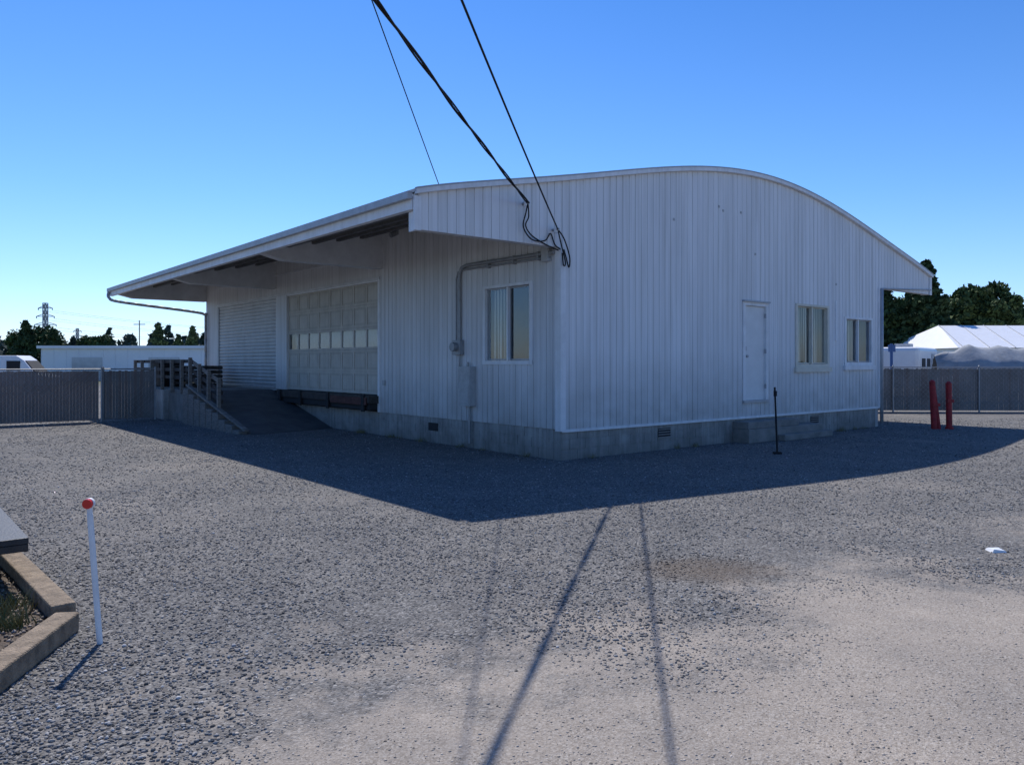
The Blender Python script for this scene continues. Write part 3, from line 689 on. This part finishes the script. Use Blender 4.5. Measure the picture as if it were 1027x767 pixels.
# ---------------------------------------------------------------- trees
def leafcloud(cent,size,flat=1.0):
    n=len(cent); a=RNG.normal(size=(n,3)); a/=np.linalg.norm(a,axis=1)[:,None]; a[:,2]*=flat
    q=RNG.normal(size=(n,3)); w=np.cross(a,q); w/=np.linalg.norm(w,axis=1)[:,None]+1e-9
    s=size[:,None]
    V=np.stack([cent-a*s,cent+w*s*.55,cent+a*s,cent-w*s*.55],1).reshape(-1,3); return V,np.arange(4*n).reshape(-1,4)
def conifer(name,loc,h,r,n=9000,base=.08,ls=1.0):
    e=empty(name,loc); b=B(); b.tube((0,0,-.1),(0,0,h*.5),.022*h,n=10,r2=.012*h,caps=False); b.tube((0,0,h*.5),(0,0,h*.98),.012*h,n=8,r2=.01)
    z=h*base; cen=[];sz=[]
    while z<h*.985:
        u=(z-h*base)/(h*(1-base)); rr=r*(1-u)**.8*random.uniform(.72,1.12)+.08
        nb=random.randint(5,8)
        for k in range(nb):
            an=random.uniform(0,6.28); L_=rr*random.uniform(.6,1.15); dr=random.uniform(.1,.35)
            tip=Vector((math.cos(an)*L_,math.sin(an)*L_,z-dr*L_*.6+L_*.12))
            if L_>.5: b.tube((0,0,z),tip,.012*h*(1-u)*.4+.01,n=5,r2=.008,caps=False)
            m_=max(8,int(n*L_/(h/0.3)/9))
            for j in range(m_):
                f=random.random()**.6; c=Vector((0,0,z)).lerp(tip,f); wd=.16*L_*(1.15-f)+.06
                cen.append((c.x+random.gauss(0,wd),c.y+random.gauss(0,wd),c.z-abs(random.gauss(0,.10*L_+.05)))); sz.append(random.uniform(.10,.24)*(.5+h/18)*ls)
        z+=h*.022*random.uniform(.7,1.4)
    b.obj('trunk_and_limbs',['bark'],e); V,Fc=leafcloud(np.array(cen),np.array(sz)); npmesh('foliage',V,Fc,['conifer'],None,e); return e
def broad(name,loc,h,r,n=14000,m_='leaf',ls=1.0,ncl=46,zc=.57,zh=.40):
    e=empty(name,loc); b=B(); b.tube((0,0,-.1),(0,0,h*.4),.03*h,n=10,r2=.02*h,caps=False)
    cen=[];sz=[]
    for i in range(ncl):
        th=random.uniform(0,6.28); u=random.uniform(-.95,1); rad=r*math.sqrt(max(0,1-u*u*.8))*random.uniform(.2,1.0)
        c=Vector((math.cos(th)*rad,math.sin(th)*rad,h*zc+u*h*zh*random.uniform(.8,1.0)))
        b.tube((0,0,h*.38),c,.012*h,n=5,r2=.01,caps=False); cr=r*random.uniform(.2,.40)
        v=RNG.normal(size=(n//ncl,3)); v/=np.linalg.norm(v,axis=1)[:,None]; v*=(cr*RNG.random(n//ncl)**.4)[:,None]; v[:,2]*=.75
        cen.append(v+np.array(c)); sz.append(RNG.uniform(.14,.30,n//ncl)*ls)
    b.obj('trunk_and_limbs',['bark'],e); V,Fc=leafcloud(np.concatenate(cen),np.concatenate(sz)); npmesh('foliage',V,Fc,[m_],None,e)
conifer('conifer_tree',(37.3,70,0),11.2,3.6,26000,ls=1.25)
conifer('conifer_tree',(34.6,72,0),8.8,3.6,22000,ls=1.25)
broad('broadleaf_tree',(36.0,74,0),7.6,3.6,11000,ls=1.2)
conifer('conifer_tree',(39.6,74,0),7.4,2.8,14000,ls=1.25)
broad('broadleaf_tree',(45.6,76,0),9.4,3.5,18000,ls=1.2,ncl=70,zc=.55,zh=.42)
broad('broadleaf_tree',(43.2,79,0),7.6,2.8,10000,ls=1.2)
broad('broadleaf_tree',(40.4,84,0),5.4,2.6,8000,ls=1.2)
conifer('conifer_tree',(50.8,78,0),8.6,1.6,10000,ls=1.2)
broad('broadleaf_tree',(49.0,82,0),6.3,2.8,9000,ls=1.2)
broad('broadleaf_tree',(54.0,84,0),7.3,3.2,9000,ls=1.2)
conifer('conifer_tree',(-57.5,92,0),6.9,2.3,11000,ls=1.3); conifer('conifer_tree',(-55.4,94,0),6.0,2.1,9000,ls=1.3); broad('broadleaf_tree',(-60,98,0),6.2,3.2,9000); broad('broadleaf_tree',(-54,101,0),5.0,2.8,7000)
for x,y_,h_ in ((-43.2,95,6.8),(-41.6,97,5.4),(-38.2,93,6.2),(-36.6,95,5.6),(-44.8,99,5.2)): conifer('conifer_tree',(x,y_,0),h_,h_*.28,7000,ls=1.2)
cen=[];sz=[]
def farline(x0,x1,y,h0,h1,step):
    x=x0
    while x<x1:
        h_=random.uniform(h0,h1); r_=h_*random.uniform(.22,.5); k=int(150); co_=random.random()<.5
        yy=y+random.uniform(-12,12)
        for j in range(k):
            u=random.random(); rr=r_*((1-u)**.9 if co_ else math.sqrt(max(0,1-(2*u-1)**2))*1.0)+.2
            an=random.uniform(0,6.28); q=rr*random.random()**.5
            cen.append((x+math.cos(an)*q,yy+math.sin(an)*q,u*h_*(1 if co_ else .8))); sz.append(random.uniform(.5,1.1)*abs(y)/190)
        x+=step*random.uniform(.4,1.4)
farline(-230,260,215,6.0,10.5,2.4); farline(-330,-60,300,10,16,4.0); farline(40,330,260,8,14,4.5)
farline(-160,160,-90,7,13,4.0)  # unseen row behind the camera, added for the window glass to reflect
V,Fc=leafcloud(np.array(cen),np.array(sz)); npmesh('distant_tree_line',V,Fc,['far'])
def tower(name,x,y,h,lw):
    b=B(); w0=.11*h;w1=.025*h
    def cr(z): f=min(1,z/(h*.6)); return w0*(1-f)+w1*f
    zs=[q*h for q in [0,.12,.24,.35,.45,.53,.6,.7,.8,.9,1.0]]
    for z0,z1 in zip(zs[:-1],zs[1:]):
        a=cr(z0);c=cr(z1)
        P0=[(-a,-a,z0),(a,-a,z0),(a,a,z0),(-a,a,z0)];P1=[(-c,-c,z1),(c,-c,z1),(c,c,z1),(-c,c,z1)]
        for i in range(4):
            j=(i+1)%4; b.beam(P0[i],P1[i],lw,lw); b.beam(P0[i],P1[j],lw*.6,lw*.6); b.beam(P0[j],P1[i],lw*.6,lw*.6); b.beam(P1[i],P1[j],lw*.6,lw*.6)
    for z,l in ((.66,.17),(.79,.14),(.92,.11)):
        for s in (-1,1): b.beam((0,0,z*h),(s*l*h,0,z*h),lw,lw); b.beam((0,0,(z+.05)*h),(s*l*h,0,z*h),lw*.8,lw*.8); b.beam((s*l*h,0,z*h),(s*l*h,0,(z-.03)*h),lw,lw)
    b.obj(name,['trimgrey'],None,loc=(x,y,0))
tower('transmission_tower',-228,380,31,.34); tower('transmission_tower',-380,680,32,.4)
for k,zz_ in enumerate((20,24.3,28.3)):
    for s in (-1,1):
        l=(5.3,4.3,3.4)[k]; P_=[]
        for i in range(31):
            f=i/30; P_.append((-228+s*l+f*250,380+f*120,zz_-.9-4*9*f*(1-f)))
        wire('transmission_line',P_,.05,'grey')
b=B(); b.tube((-103,215,0),(-103,215,13.5),.14,n=8); b.box(-104.6,-101.4,214.9,215.1,12.3,12.5); b.obj('utility_pole',['wood'])
# ---------------------------------------------------------------- light, sky, camera
tosun=Vector((-.2267,.753,1.0)).normalized(); el=math.asin(tosun.z); az=math.atan2(tosun.x,tosun.y)
sun=bpy.data.lights.new('sun','SUN'); sun.energy=5.0; sun.angle=math.radians(.5); sun.color=(1,.955,.90)
so=bpy.data.objects.new('sun',sun); scene.collection.objects.link(so); so.rotation_euler=tosun.to_track_quat('Z','Y').to_euler()
w=bpy.data.worlds.new('World'); scene.world=w; w.use_nodes=True; N=w.node_tree.nodes; L=w.node_tree.links
sk=N.new('ShaderNodeTexSky'); sk.sky_type='NISHITA'; sk.sun_disc=False; sk.sun_elevation=el; sk.sun_rotation=az; sk.air_density=1.0; sk.dust_density=.3; sk.ozone_density=3.0
tcw=N.new('ShaderNodeTexCoord'); sz_=N.new('ShaderNodeSeparateXYZ'); L.new(tcw.outputs['Generated'],sz_.inputs[0])
cr=N.new('ShaderNodeValToRGB'); e=cr.color_ramp.elements
while len(e)<5: e.new(.5)
for i,(p,c) in enumerate(((0,(.60,.71,1.0)),(.08,(.52,.68,.97)),(.2,(.39,.61,.87)),(.42,(.24,.49,.83)),(1,(.25,.45,.77)))): e[i].position=p; e[i].color=c+(1,)
L.new(sz_.outputs['Z'],cr.inputs[0])
mx=N.new('ShaderNodeMixRGB'); mx.blend_type='MULTIPLY'; mx.inputs[0].default_value=1; L.new(sk.outputs[0],mx.inputs[1]); L.new(cr.outputs[0],mx.inputs[2])
sc_=N.new('ShaderNodeVectorMath'); sc_.operation='SCALE'; sc_.inputs['Scale'].default_value=1.2; L.new(mx.outputs[0],sc_.inputs[0])
L.new(sc_.outputs[0],N['Background'].inputs[0]); N['Background'].inputs[1].default_value=.15
cd=bpy.data.cameras.new('camera'); cam=bpy.data.objects.new('camera',cd); scene.collection.objects.link(cam); scene.camera=cam
cam.location=(0,0,EYE); cam.rotation_euler=(math.radians(90),0,0); cd.sensor_width=36; cd.lens=F/1027*36; cd.shift_y=-19.5/1027; cd.clip_end=5000; cd.clip_start=.05
scene.view_settings.view_transform='Standard'; scene.view_settings.look='None'; scene.view_settings.exposure=0
